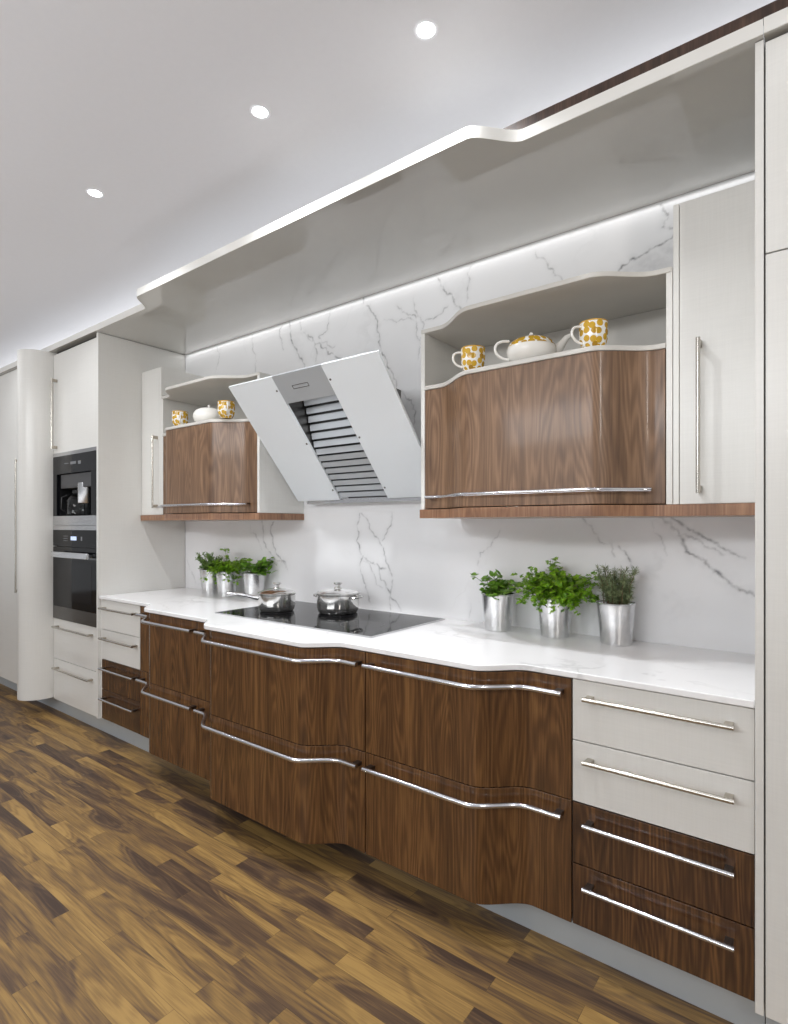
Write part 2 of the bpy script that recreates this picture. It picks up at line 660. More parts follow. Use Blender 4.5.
BB = [(CB_X - 1.20, CB_X - 0.98), (CB_X - 0.485, CB_X - 0.27), (CB_X + 0.265, CB_X + 0.445), (CB_X + 0.975, CB_X + 1.155)]
CB = [(CX - 1.165, CX - 1.015), (CX + 1.015, CX + 1.165)]
WB_R = [(-1.295, -1.085), (-0.632, -0.440)]
WB_L = [(-3.365, -3.185), (-2.770, -2.555)]


def ribbon(fn, x0, x1, br, off0, off1):
    """plan loop between the curve offset by off0 (front) and off1 (back)"""
    xs = xs_for(x0, x1, br)
    return [(x, Y(fn(x) + off0)) for x in xs] + [(x, Y(fn(x) + off1)) for x in reversed(xs)]


def handle_path(fn, x0, x1, br, off, z):
    return [(x, Y(fn(x) - off), z) for x in xs_for(x0, x1, br, 18)]


# ------------------------------------------------------------------ setting
FX0, FX1, FY0 = -12.0, 3.0, -7.0
fl = MB().box(FX0, FX1, FY0, 0.35, -0.05, 0.0).build('floor', M['floor'])
tag(fl, 'brown and gold wood strip laminate floor', 'floor', kind='structure')
ce = MB().box(FX0, FX1, FY0, 0.35, 2.9, 2.98).build('ceiling', M['ceiling'])
tag(ce, 'plain pale grey ceiling with recessed lights', 'ceiling', kind='structure')
wb = MB().box(FX0, FX1, 0.022, 0.35, 0.0, 2.9).build('wall_back', M['plaster'])
tag(wb, 'plain plaster wall behind the kitchen units', 'wall', kind='structure')

# ------------------------------------------------------------------ marble splashback with painted-in veins
VEINS = [
    ([(-2.022, 1.415), (-2.038, 1.328), (-2.047, 1.262), (-2.022, 1.2), (-2.0, 1.184), (-2.022, 1.137), (-2.0, 1.057), (-1.972, 0.996), (-1.951, 0.936)], 1.0, 1.2),
    ([(-2.011, 1.415), (-1.951, 1.35), (-1.898, 1.281), (-1.863, 1.235), (-1.839, 1.151), (-1.81, 1.099), (-1.801, 1.023), (-1.821, 0.947), (-1.81, 0.908)], 0.9, 1.0),
    ([(-1.801, 1.413), (-1.81, 1.345), (-1.848, 1.297), (-1.863, 1.235)], 0.8, 1.0),
    ([(-2.0, 1.184), (-1.939, 1.147), (-1.878, 1.119), (-1.841, 1.121)], 1.0, 1.3),
    ([(-1.888, 1.118), (-1.878, 1.065), (-1.841, 1.021), (-1.801, 0.964), (-1.742, 0.907)], 0.9, 1.1),
    ([(-2.011, 1.159), (-1.919, 1.077), (-1.858, 1.019)], 0.6, 0.8),
    ([(-2.058, 2.641), (-1.995, 2.574), (-1.951, 2.513), (-1.897, 2.435), (-1.886, 2.366), (-1.875, 2.282), (-1.834, 2.208), (-1.775, 2.102), (-1.749, 2.036)], 0.9, 1.2),
    ([(-2.444, 2.491), (-2.377, 2.421), (-2.352, 2.353), (-2.364, 2.301)], 0.7, 1.0),
    ([(-2.495, 2.561), (-2.377, 2.421), (-2.287, 2.368), (-2.216, 2.31), (-2.132, 2.259)], 0.9, 1.2),
    ([(-2.24, 2.596), (-2.264, 2.497), (-2.338, 2.441), (-2.271, 2.398), (-2.21, 2.36)], 0.7, 1.0),
    ([(-2.609, 2.611), (-2.576, 2.527), (-2.549, 2.428), (-2.481, 2.34), (-2.455, 2.28)], 1.0, 1.4),
    ([(-2.645, 2.594), (-2.673, 2.508), (-2.636, 2.421)], 0.6, 1.0),
    ([(-2.942, 2.582), (-2.922, 2.459), (-2.912, 2.378), (-2.882, 2.301)], 0.5, 1.0),
    ([(-3.328, 2.586), (-3.334, 2.401)], 0.5, 1.0),
    ([(-1.772, 2.487), (-1.732, 2.445), (-1.654, 2.412), (-1.644, 2.363), (-1.624, 2.28), (-1.636, 2.181)], 0.7, 1.0),
    ([(-1.854, 2.433), (-1.772, 2.399), (-1.704, 2.408), (-1.644, 2.371)], 0.6, 0.9),
    ([(-1.73, 2.029), (-1.679, 1.986), (-1.648, 1.921), (-1.66, 1.862)], 0.9, 1.1),
    ([(-1.516, 2.563), (-1.501, 2.527), (-1.464, 2.471), (-1.426, 2.43), (-1.385, 2.382)], 1.0, 1.3),
    ([(-1.596, 2.369), (-1.539, 2.369), (-1.492, 2.383), (-1.454, 2.413)], 0.7, 0.9),
    ([(-1.666, 2.501), (-1.657, 2.436), (-1.636, 2.398), (-1.599, 2.35), (-1.57, 2.25)], 0.7, 1.0),
    ([(-1.328, 2.569), (-1.336, 2.508), (-1.35, 2.45), (-1.355, 2.406)], 0.5, 0.9),
    ([(-1.01, 2.542), (-0.953, 2.456), (-0.889, 2.379)], 0.7, 1.0),
    ([(-0.732, 2.346), (-0.671, 2.356), (-0.615, 2.395), (-0.55, 2.408), (-0.497, 2.423), (-0.437, 2.455)], 1.0, 1.2),
    ([(-0.437, 2.425), (-0.497, 2.486), (-0.48, 2.51), (-0.491, 2.545), (-0.503, 2.574)], 0.9, 1.2),
    ([(-0.542, 1.447), (-0.503, 1.377), (-0.441, 1.311), (-0.381, 1.232), (-0.324, 1.183), (-0.257, 1.13), (-0.204, 1.105), (-0.156, 1.078)], 1.0, 1.9),
    ([(-0.524, 1.427), (-0.465, 1.377), (-0.405, 1.331), (-0.347, 1.299), (-0.291, 1.261), (-0.23, 1.232)], 0.9, 1.5),
    ([(-0.434, 1.316), (-0.381, 1.298), (-0.335, 1.266), (-0.278, 1.243)], 0.7, 1.3),
    ([(-0.814, 1.392), (-0.787, 1.358), (-0.758, 1.321), (-0.687, 1.274), (-0.673, 1.222)], 0.6, 1.0),
    ([(-0.659, 1.266), (-0.632, 1.239), (-0.612, 1.204), (-0.605, 1.154)], 0.8, 1.0),
    ([(-0.535, 1.365), (-0.507, 1.308), (-0.479, 1.232)], 0.4, 0.9),
    ([(-1.296, 1.163), (-1.284, 1.22), (-1.227, 1.251), (-1.18, 1.327)], 0.5, 0.9),
    ([(-1.336, 0.996), (-1.342, 0.911)], 0.4, 0.8),
    ([(-2.843, 1.382), (-2.826, 1.246), (-2.8, 1.205), (-2.747, 1.163), (-2.694, 1.127), (-2.618, 1.088)], 0.8, 1.4),
    ([(-2.729, 1.369), (-2.74, 1.239), (-2.71, 1.179), (-2.655, 1.129), (-2.605, 1.082)], 0.9, 1.4),
    ([(-3.677, 1.097), (-3.607, 0.992), (-3.572, 0.937)], 0.5, 0.9),
    ([(-2.962, 1.35), (-2.902, 1.286), (-2.843, 1.191)], 0.4, 1.2),
]


def make_splashback():
    X0, X1, Z0, Z1 = -3.698, -0.149, 0.8972, 2.5845
    step = 0.004
    nx, nz = int((X1 - X0) / step) + 1, int((Z1 - Z0) / step) + 1
    gx, gz = np.linspace(X0, X1, nx), np.linspace(Z0, Z1, nz)
    field = np.zeros((nz, nx))
    for pts, amp, wid in VEINS:
        # wander: subdivide with jitter so that no stretch is straight
        p = [np.array(q) for q in pts]
        for lvl in range(4):
            q = [p[0]]
            for a, b in zip(p, p[1:]):
                d = b - a
                ln = np.hypot(*d)
                mid = (a + b) / 2 + np.array([-d[1], d[0]]) * rng.normal(0, 0.11)
                q += [mid, b]
            p = q
        P = np.array(p)
        for i in range(len(P) - 1):
            a, b = P[i], P[i + 1]
            t = i / (len(P) - 1)
            wcore = 0.0024 * wid * (0.55 + 0.9 * abs(math.sin(3.1 * t * len(pts) + amp * 9)))
            whalo = 0.016 * wid
            m = 4 * whalo
            i0 = max(0, int((min(a[0], b[0]) - m - X0) / step)); i1 = min(nx, int((max(a[0], b[0]) + m - X0) / step) + 2)
            j0 = max(0, int((min(a[1], b[1]) - m - Z0) / step)); j1 = min(nz, int((max(a[1], b[1]) + m - Z0) / step) + 2)
            if i1 <= i0 or j1 <= j0:
                continue
            XX, ZZ = np.meshgrid(gx[i0:i1], gz[j0:j1])
            d = b - a
            u = np.clip(((XX - a[0]) * d[0] + (ZZ - a[1]) * d[1]) / (d @ d + 1e-12), 0, 1)
            dist = np.hypot(XX - a[0] - u * d[0], ZZ - a[1] - u * d[1])
            fade = amp * (0.55 + 0.45 * math.sin(PI * min(1, max(0, t)))) 
            val = fade * (0.85 * np.exp(-(dist / wcore) ** 2) + 0.12 * np.exp(-(dist / whalo) ** 2))
            field[j0:j1, i0:i1] = np.maximum(field[j0:j1, i0:i1], val)
    # grey cloud under the diagonal vein above the right-hand niche
    XX, ZZ = np.meshgrid(gx, gz)
    line = 2.355 + (XX + 0.70) * 0.38
    below = np.clip((line - ZZ) / 0.05, 0, 1) * np.clip(1 - (line - ZZ) / 0.17, 0, 1)
    field = np.maximum(field, 0.30 * below * np.clip((XX + 0.78) / 0.1, 0, 1))
    # grey cloud between the two big veins under the right-hand wall cabinet
    field = np.clip(field, 0, 1)
    b = 0.0
    co = np.zeros((nz * nx, 3))
    co[:, 0] = XX.ravel() - (X0 + X1) / 2
    co[:, 2] = ZZ.ravel() - Z0
    J, I = np.meshgrid(np.arange(nz - 1), np.arange(nx - 1), indexing='ij')
    a = (J * nx + I).ravel()
    quads = np.stack([a, a + 1, a + nx + 1, a + nx], axis=1)
    # back and sides of the slab
    base = nz * nx
    hx = (X1 - X0) / 2
    back = np.array([(-hx, 0.02, 0), (hx, 0.02, 0), (hx, 0.02, Z1 - Z0), (-hx, 0.02, Z1 - Z0)])
    co = np.vstack([co, back])
    c = [0, nx - 1, nz * nx - 1, (nz - 1) * nx]
    extra = [(base + 3, base + 2, base + 1, base)]
    faces = quads.tolist() + [list(e) for e in extra]
    for k in range(4):
        k2 = (k + 1) % 4
        faces.append([c[k2], c[k], base + k, base + k2])
    me = bpy.data.meshes.new('marble_splashback')
    me.from_pydata(co.tolist(), [], faces)
    at = me.attributes.new('vein', 'FLOAT', 'POINT')
    at.data.foreach_set('value', np.concatenate([field.ravel(), np.zeros(4)]).astype(np.float32))
    me.materials.append(M['marble'])
    o = bpy.data.objects.new('marble_splashback', me)
    o.location = ((X0 + X1) / 2, 0, Z0)
    COL.objects.link(o)
    return tag(o, 'white marble splashback slab with branching grey veins covering the wall', 'splashback')


make_splashback()

# ------------------------------------------------------------------ kickboards
kb = MB().box(-6.25, -0.13, Y(1.773), Y(1.788), 0.0, 0.1085).build('kickboard', M['steel_kick'])
tag(kb, 'long brushed steel kickboard on the floor under the base cabinets', 'kickboard')

# ------------------------------------------------------------------ straight drawer units
BZ0, BZ1 = 0.117, 0.875


def bar_handle(parent, x0, x1, yfront, z, mat, rod=0.0068, stand=0.036):
    b = MB().tube([(x0, yfront - stand, z), (x1, yfront - stand, z)], rod, 12)
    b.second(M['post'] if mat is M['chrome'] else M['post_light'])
    for x in (x0 + 0.004, x1 - 0.024):
        b.box(x, x + 0.02, yfront - stand, yfront, z - 0.0055, z + 0.0055)
    return b.build('handle', mat, parent, smooth=0.6)


def vert_handle(parent, x, yfront, z0, z1, mat, stand=0.036, rod=0.0066):
    b = MB().tube([(x, yfront - stand, z0), (x, yfront - stand, z1)], rod, 12)
    b.second(M['post_light'])
    for z in (z0 + 0.004, z1 - 0.024):
        b.box(x - 0.0055, x + 0.0055, yfront - stand, yfront, z, z + 0.02)
    return b.build('handle', mat, parent, smooth=0.6)


def straight_unit(x0, x1, label, hx0, hx1, front=1.722):
    t = thing('drawer_unit', ((x0 + x1) / 2, Y(2.0), 0.0), label, 'base cabinet')
    MB().box(x0, x1, Y(front + 0.022), Y(2.30), BZ0, BZ1).build('carcass', M['white_in'], t)
    h = 0.19
    for k in range(4):
        z0 = BZ0 + 0.76 - h * (k + 1)
        mat = M['white'] if k < 2 else M['walnut_d']
        d = MB().box(x0 + 0.0015, x1 - 0.0015, Y(front), Y(front + 0.02), z0 + 0.0018, z0 + h - 0.0018 if k else z0 + h - 0.003).build(
            'drawer', mat, t, bevel=0.0012)
        tag(d, 'pale lacquered drawer front' if k < 2 else 'dark walnut drawer front')
        bar_handle(d, hx0, hx1, Y(front), z0 + 0.139, M['nickel'] if k < 2 else M['chrome'])
    # plinth feet hidden behind the kickboard
    return t


straight_unit(-0.626, -0.147, 'near-end four-drawer unit, two white above two walnut, beside the large tall white cabinet', -0.583, -0.190)
straight_unit(-3.672, -3.202, 'narrow four-drawer unit at the far end, white above walnut, beside the oven cabinet', -3.635, -3.225)



# ------------------------------------------------------------------ curved walnut units
def curved_unit(x0, x1, label, handles):
    t = thing('curved_drawer_unit', ((x0 + x1) / 2, Y(1.95), 0.0), label, 'base cabinet')
    xs = xs_for(x0, x1, BB)
    poly = [(x, Y(base_front(x) + 0.026)) for x in xs] + [(x1, Y(2.30)), (x0, Y(2.30))]
    MB().prism(poly, BZ0 + 0.001, BZ1).build('carcass', M['dark'], t)
    for (z0, z1, hz) in ((0.4985, BZ1 - 0.002, 0.831), (BZ0, 0.4955, 0.452)):
        d = MB().prism(ribbon(base_front, x0 + 0.0015, x1 - 0.0015, BB, 0.0, 0.022), z0, z1).build('drawer', M['walnut'], t, bevel=0.0012)
        hx0, hx1 = handles
        hb = MB().tube(handle_path(base_front, hx0, hx1, BB, 0.037, hz), 0.0088, 14)
        hb.second(M['post'])
        for x in (hx0 + 0.004, hx1 - 0.026):
            yy = Y(base_front(x + 0.011))
            hb.box(x, x + 0.022, yy - 0.037, yy + 0.003, hz - 0.0065, hz + 0.0065)
        hb.build('handle', M['chrome'], d)
    return t


curved_unit(-1.375, -0.6275, 'curved walnut two-drawer unit beside the near white drawers, under the herb pots', (-1.355, -0.648))
curved_unit(-2.455, -1.3765, 'widest walnut two-drawer unit bulging out under the black cooktop', (-2.425, -1.388))
curved_unit(-3.2005, -2.4565, 'far curved walnut two-drawer unit between the cooktop unit and the narrow drawers', (-3.170, -2.464))

# ------------------------------------------------------------------ worktop
xs = xs_for(-3.697, -0.1475, BB)
poly = [(x, Y(top_front(x))) for x in xs] + [(-0.1475, 0.0205), (-3.697, 0.0205)]
wt = MB().prism(poly, 0.877, 0.897).build('worktop', M['marble_top'], bevel=0.003)
tag(wt, 'white marble worktop with a stepped wavy front edge over the base units', 'worktop')

# ------------------------------------------------------------------ right tall cabinet
t = thing('tall_cabinet', (0.17, Y(2.0), 0.0), 'tall white cabinet at the near right edge with two plain doors', 'cabinet')
MB().box(-0.1465, -0.1275, Y(1.708), Y(2.325), 0.102, 2.583).build('side_panel', M['white'], t, bevel=0.001)
MB().box(-0.1265, 0.47, Y(1.734), Y(2.325), 0.117, 2.583).build('carcass', M['dark'], t)
MB().box(-0.124, 0.47, Y(1.710), Y(1.732), 0.102, 2.036).build('door', M['white'], t, bevel=0.001)
MB().box(-0.124, 0.47, Y(1.710), Y(1.732), 2.040, 2.575).build('door', M['white'], t, bevel=0.001)
kb2 = MB().box(-0.128, 0.47, Y(1.773), Y(1.788), 0.0, 0.101).build('kickboard', M['steel_kick'])
tag(kb2, 'short brushed steel kickboard under the tall white cabinet at the right edge', 'kickboard')

# ------------------------------------------------------------------ canopy board over everything
xs = xs_for(-6.3, -0.1275, CB)
poly = [(x, Y(canopy_front(x))) for x in xs] + [(-0.1275, Y(WALL)), (-6.3, Y(WALL))]
t = thing('canopy_board', (-1.935, Y(2.0), 2.585), 'long pale glossy canopy board with a curved front edge above the whole run', 'canopy')
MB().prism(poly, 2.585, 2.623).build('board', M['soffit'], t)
MB().band([(x, Y(canopy_front(x) - 0.0028)) for x in xs], [(x, Y(canopy_front(x) - 0.0002)) for x in xs], 2.5848, 2.6232).build('lit_edge_band', M['edge'], t)
MB().box(-0.1265, 0.47, Y(1.692), Y(WALL), 2.585, 2.6235).build('end_board', M['soffit'], t)
MB().box(-0.1265, 0.47, Y(1.689), Y(1.6918), 2.5846, 2.6238).build('lit_edge_band', M['edge'], t, bevel=0.001)
cn = MB().box(-2.0, 0.47, Y(1.700), Y(1.718), 2.6255, 2.661).build('cornice_board', M['walnut_c'])
tag(cn, 'straight walnut edging board lying on top of the canopy', 'cornice')

# ------------------------------------------------------------------ right wall units
WZ0, WZ1, WTOP = 1.379, 1.416, 2.385


def white_wall_unit(x0, x1, hinge_panel, label, hx, hz0, hz1):
    """hinge_panel = (a, b): visible side panel strip, rest is the door"""
    t = thing('wall_cabinet', ((x0 + x1) / 2, Y(2.17), WZ1), label, 'wall cabinet')
    MB().box(x0, x1, Y(2.019), Y(WALL) - 0.001, WZ1 + 0.001, WTOP).build('carcass', M['white'], t, bevel=0.001)
    a, b = hinge_panel
    MB().box(a, b, Y(2.000), Y(2.018), WZ1 + 0.001, WTOP).build('side_panel', M['white'], t, bevel=0.001)
    dx0, dx1 = (b + 0.002, x1) if a <= x0 + 1e-6 else (x0, a - 0.002)
    d = MB().box(dx0, dx1, Y(2.000), Y(2.018), WZ1 + 0.001, WTOP).build('door', M['white'], t, bevel=0.001)
    vert_handle(d, hx, Y(2.000), hz0, hz1, M['nickel'])
    return t


white_wall_unit(-0.3955, -0.1475, (-0.3955, -0.3785), 'white wall cabinet with a vertical bar handle beside the near tall cabinet', -0.318, 1.449, 1.933)
white_wall_unit(-3.697, -3.452, (-3.469, -3.452), 'narrow white wall cabinet with a vertical handle beside the oven cabinet', -3.497, 1.460, 1.938)


def niche_unit(x0, x1, left, label, hx0, hx1):
    br = WB_L if left else WB_R
    fn = lambda x: wall_front(x, left)
    t = thing('curved_wall_unit', ((x0 + x1) / 2, Y(2.17), WZ1), label, 'wall cabinet')
    zs, zt = 1.944, 2.188
    # sides
    MB().box(x0, x0 + 0.019, Y(2.000), Y(WALL) - 0.001, WZ1 + 0.001, zt - 0.001).build('side_panel', M['white'], t, bevel=0.001)
    MB().box(x1 - 0.019, x1, Y(2.000), Y(WALL) - 0.001, WZ1 + 0.001, zt - 0.001).build('side_panel', M['white'], t, bevel=0.001)
    a, b = x0 + 0.0195, x1 - 0.0195
    MB().box(a, b, Y(2.315), Y(WALL) - 0.001, WZ1 + 0.002, zt - 0.018).build('back_panel', M['white_in'], t)
    MB().box(a, b, Y(2.025), Y(2.314), WZ1 + 0.002, zs - 0.02).build('carcass', M['dark'], t)
    xs = xs_for(a, b, br)
    MB().prism([(x, Y(fn(x) - 0.004)) for x in xs] + [(b, Y(2.314)), (a, Y(2.314))], zs - 0.017, zs).build('shelf', M['white_in'], t, bevel=0.002)
    xs = xs_for(x0 + 0.003, x1 - 0.003, br)
    MB().prism([(x, Y(fn(x) - 0.004)) for x in xs] + [(x1 - 0.003, Y(WALL) - 0.001), (x0 + 0.003, Y(WALL) - 0.001)], zt - 0.017, zt).build('top_board', M['white_in'], t, bevel=0.002)
    d = MB().prism(ribbon(fn, a + 0.002, b - 0.002, br, 0.0, 0.022), WZ1 + 0.004, zs - 0.018).build('lift_door', M['walnut_w'], t, bevel=0.001)
    hb = MB().tube(handle_path(fn, hx0, hx1, br, 0.033, 1.466), 0.007, 12)
    hb.second(M['post'])
    for x in (hx0 + 0.004, hx1 - 0.024):
        yy = Y(fn(x + 0.01))
        hb.box(x, x + 0.02, yy - 0.033, yy + 0.002, 1.463, 1.473)
    hb.build('handle', M['chrome'], d)
    return t


niche_unit(-1.388, -0.3975, False, 'large curved walnut wall unit with an open niche holding the tea set nearest the camera', -1.345, -0.455)
niche_unit(-3.4505, -2.462, True, 'curved walnut wall unit with an open niche left of the extractor hood', -3.43, -2.535)

xs = xs_for(-1.390, -0.1475, WB_R)
sh = MB().prism([(x, Y(wall_front(x) - 0.008)) for x in xs] + [(-0.1475, Y(WALL) - 0.001), (-1.390, Y(WALL) - 0.001)], WZ0, WZ1).build('base_shelf', M['walnut_s'], bevel=0.001)
tag(sh, 'walnut base board under the wall cabinets above the three near herb pots', 'shelf board')
xs = xs_for(-3.697, -2.458, WB_L)
sh = MB().prism([(x, Y(wall_front(x, True) - 0.008)) for x in xs] + [(-2.458, Y(WALL) - 0.001), (-3.697, Y(WALL) - 0.001)], WZ0, WZ1).build('base_shelf', M['walnut_s'], bevel=0.001)
tag(sh, 'walnut base board under the wall cabinets left of the hood', 'shelf board')

# ------------------------------------------------------------------ extractor hood
t = thing('extractor_hood', (CX, Y(2.25), 1.48), 'slanted extractor hood with two white glass panels and a louvred steel centre', 'extractor hood')
TP, BT = Vector((0, Y(1.768), 2.053)), Vector((0, Y(2.247), 1.486))
tv = BT - TP
tn = Vector((0, tv.z, -tv.y)).normalized()          # points to the room and down
if tn.y > 0:
    tn = -tn
back = -tn


def hp(x, s, d=0.0):
    """point on the slanted face: s runs from the top edge to the bottom edge, d goes behind it"""
    return Vector((x, 0, 0)) + TP + tv * s + back * d


for a, b in ((-2.421, -2.091), (-1.763, -1.440)):
    g = MB().slab(hp(a, 0), Vector((b - a, 0, 0)), tv, back * 0.012).build('glass_panel', M['hood_glass'], t, bevel=0.001)
    xi = b - 0.014 if a < -2 else a + 0.014
    for s in (0.10, 0.51, 0.91):
        MB().tube([hp(xi, s, 0.004), hp(xi, s, -0.0025)], 0.005, 10).build('fixing_screw', M['steel_dark'], g)
# steel centre: flush plate at the top, framed channel below
xa, xb = -2.0905, -1.7635
MB().slab(hp(xa, 0.0), Vector((xb - xa, 0, 0)), tv * 0.20, back * 0.012).build('top_plate', M['hood_steel'], t, bevel=0.001)
lg = MB()
for (u0, u1, s0, s1) in ((0.30, 0.62, 0.085, 0.088), (0.30, 0.62, 0.108, 0.111), (0.30, 0.306, 0.088, 0.108), (0.614, 0.62, 0.088, 0.108)):
    lg.slab(hp(xa + (xb - xa) * u0, s0, -0.0012), Vector(((xb - xa) * (u1 - u0), 0, 0)), tv * (s1 - s0), back * 0.002)
lg.build('control_slot', M['steel_dark'], t)
gr = MB()
bk = MB()
n_s = 15


def depth(s):
    return 0.10 * (1 - sstep(0.2, 0.65, s)) + 0.004


for k in range(n_s):
    s0 = 0.205 + (1.0 - 0.205) * k / n_s
    s1 = 0.205 + (1.0 - 0.205) * (k + 0.64) / n_s
    d0, d1 = depth(s0), depth(s1)
    p0, p1 = hp(xa + 0.004, s0, d0 + 0.006), hp(xa + 0.004, s1, d1)
    gr.slab(p0, Vector((xb - xa - 0.008, 0, 0)), p1 - p0, back * 0.004)
bs = [0.19 + 0.81 * k / 16 for k in range(17)]
b0 = len(bk.v)
for s in bs:
    for x in (xa, xb):
        for dd in (0.03, 0.036):
            bk.v.append(tuple(hp(x, s, depth(s) + dd - 0.012)))
for k in range(16):
    i = b0 + k * 4
    bk.face((i, i + 4, i + 6, i + 2))
    bk.face((i + 1, i + 3, i + 7, i + 5))
bk.build('channel_back', M['black'], t)
gr.build('louvre_grille', M['hood_steel'], t)
for x in (xa - 0.010, xb + 0.002):
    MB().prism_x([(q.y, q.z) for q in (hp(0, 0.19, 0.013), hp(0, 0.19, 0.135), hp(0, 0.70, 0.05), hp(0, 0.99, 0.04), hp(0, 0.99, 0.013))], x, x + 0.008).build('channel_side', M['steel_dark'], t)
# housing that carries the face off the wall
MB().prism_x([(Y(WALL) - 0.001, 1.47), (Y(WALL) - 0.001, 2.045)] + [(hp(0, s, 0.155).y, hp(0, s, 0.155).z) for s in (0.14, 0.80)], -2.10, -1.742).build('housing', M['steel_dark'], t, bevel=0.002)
MB().box(-2.36, -1.50, Y(2.262), Y(WALL) - 0.001, 1.470, 1.494).build('wall_bracket', M['steel'], t)

# ------------------------------------------------------------------ tall oven cabinet
t = thing('oven_cabinet', (-4.05, Y(2.0), 0.0), 'tall white cabinet housing the oven and coffee machine', 'cabinet')
MB().box(-3.722, -3.700, Y(1.712), Y(2.329), 0.110, 2.583).build('side_panel', M['white'], t, bevel=0.001)
MB().box(-3.6995, -3.674, Y(1.730), Y(1.75), 0.1095, 0.876).build('filler_strip', M['white'], t)
ocx0, ocx1 = -4.392, -3.7235
MB().box(ocx0, ocx1, Y(1.76), Y(2.329), 0.117, 0.685).build('carcass', M['white_in'], t)
MB().box(ocx0, ocx1, Y(1.76), Y(2.329), 1.862, 2.583).build('carcass', M['white_in'], t)
MB().box(ocx0, ocx1, Y(2.31), Y(2.329), 0.686, 1.861).build('carcass', M['white_in'], t)
OF = 1.722
for (z0, z1, hz) in ((0.403, 0.686, 0.634), (0.110, 0.399, 0.342)):
    d = MB().box(-4.390, -3.7245, Y(OF), Y(OF + 0.02), z0, z1).build('drawer', M['white'], t, bevel=0.001)
    bar_handle(d, -4.325, -3.785, Y(OF), hz, M['nickel'])
d = MB().box(-4.390, -3.7245, Y(OF), Y(OF + 0.02), 1.858, 2.562).build('door', M['white'], t, bevel=0.001)
vert_handle(d, -4.335, Y(OF), 1.885, 2.385, M['nickel'])
MB().box(-4.390, -3.7245, Y(1.745), Y(1.758), 2.563, 2.583).build('top_rail', M['dark'], t)

# coffee machine
ox0, ox1 = -4.386, -3.7265
W = ox1 - ox0
c = thing('coffee_machine', ((ox0 + ox1) / 2, Y(1.9), 1.348), 'built-in black coffee machine with a glass carafe, above the oven', 'coffee machine')
z0, z1 = 1.348, 1.856
OY = 1.716
MB().box(ox0, ox1, Y(OY), Y(OY + 0.02), 1.832, z1).build('vent_strip', M['steel'], c)
MB().box(ox0, ox1, Y(OY), Y(OY + 0.02), 1.706, 1.8315).build('control_panel', M['black_glass2'], c)
dp = MB()
for (u0, u1, zz0, zz1) in ((0.42, 0.55, 1.765, 1.783), (0.28, 0.38, 1.773, 1.777), (0.60, 0.66, 1.76, 1.782)):
    dp.box(ox0 + W * u0, ox0 + W * u1, Y(OY) - 0.001, Y(OY), zz0, zz1)
dp.build('display', M['glyph'], c)
nx0, nx1 = ox0 + W * 0.09, ox0 + W * 0.88
MB().box(ox0, nx0, Y(OY), Y(OY + 0.02), 1.413, 1.7055).build('side_frame', M['black_glass2'], c)
MB().box(nx1, ox1, Y(OY), Y(OY + 0.02), 1.413, 1.7055).build('side_frame', M['black_glass'], c)
MB().box(ox0, ox1, Y(OY), Y(OY + 0.02), z0, 1.4125).build('drip_tray_front', M['steel'], c)
nb = MB().box(nx0 - 0.01, nx1 + 0.01, Y(OY + 0.19), Y(OY + 0.20), 1.40, 1.72)
nb.box(nx0 - 0.014, nx0, Y(OY + 0.021), Y(OY + 0.19), 1.40, 1.72)
nb.box(nx1, nx1 + 0.014, Y(OY + 0.021), Y(OY + 0.19), 1.40, 1.72)
nb.box(nx0, nx1, Y(OY + 0.021), Y(OY + 0.19), 1.395, 1.412)
nb.build('niche_lining', M['black'], c)
MB().box(nx0 + 0.03, nx1 - 0.005, Y(OY + 0.015), Y(OY + 0.18), 1.605, 1.703).build('brew_block', M['grey_panel'], c, bevel=0.003)
sx = ox0 + W * 0.60
MB().lathe([(0, 0), (0.052, 0), (0.054, 0.004), (0.054, 0.138), (0, 0.138)], (sx, Y(OY + 0.055), 1.497), 28).build('coffee_spout', M['steel'], c)
cf = thing('carafe', (ox0 + W * 0.27, Y(OY + 0.095), 1.4125), 'small glass carafe standing in the coffee machine niche', 'carafe')
cc = ORIGIN[cf.name]
MB().lathe([(0, 0.001), (0.070, 0.001), (0.074, 0.01), (0.074, 0.115), (0.055, 0.145), (0.036, 0.158), (0.036, 0.166),
            (0.033, 0.166), (0.033, 0.157), (0.052, 0.142), (0.071, 0.113), (0.071, 0.012), (0.066, 0.005), (0, 0.005)], cc, 32).build('glass_body', M['glass'], cf)
MB().lathe([(0, 0.1665), (0.038, 0.1665), (0.038, 0.182), (0.02, 0.19), (0, 0.19)], cc, 24).build('lid', M['black'], cf)
MB().tube([cc + Vector((-0.03, -0.062, 0.145)), cc + Vector((-0.045, -0.09, 0.13)), cc + Vector((-0.045, -0.092, 0.05)), cc + Vector((-0.038, -0.066, 0.03))], 0.006, 8).build('handle', M['black'], cf)

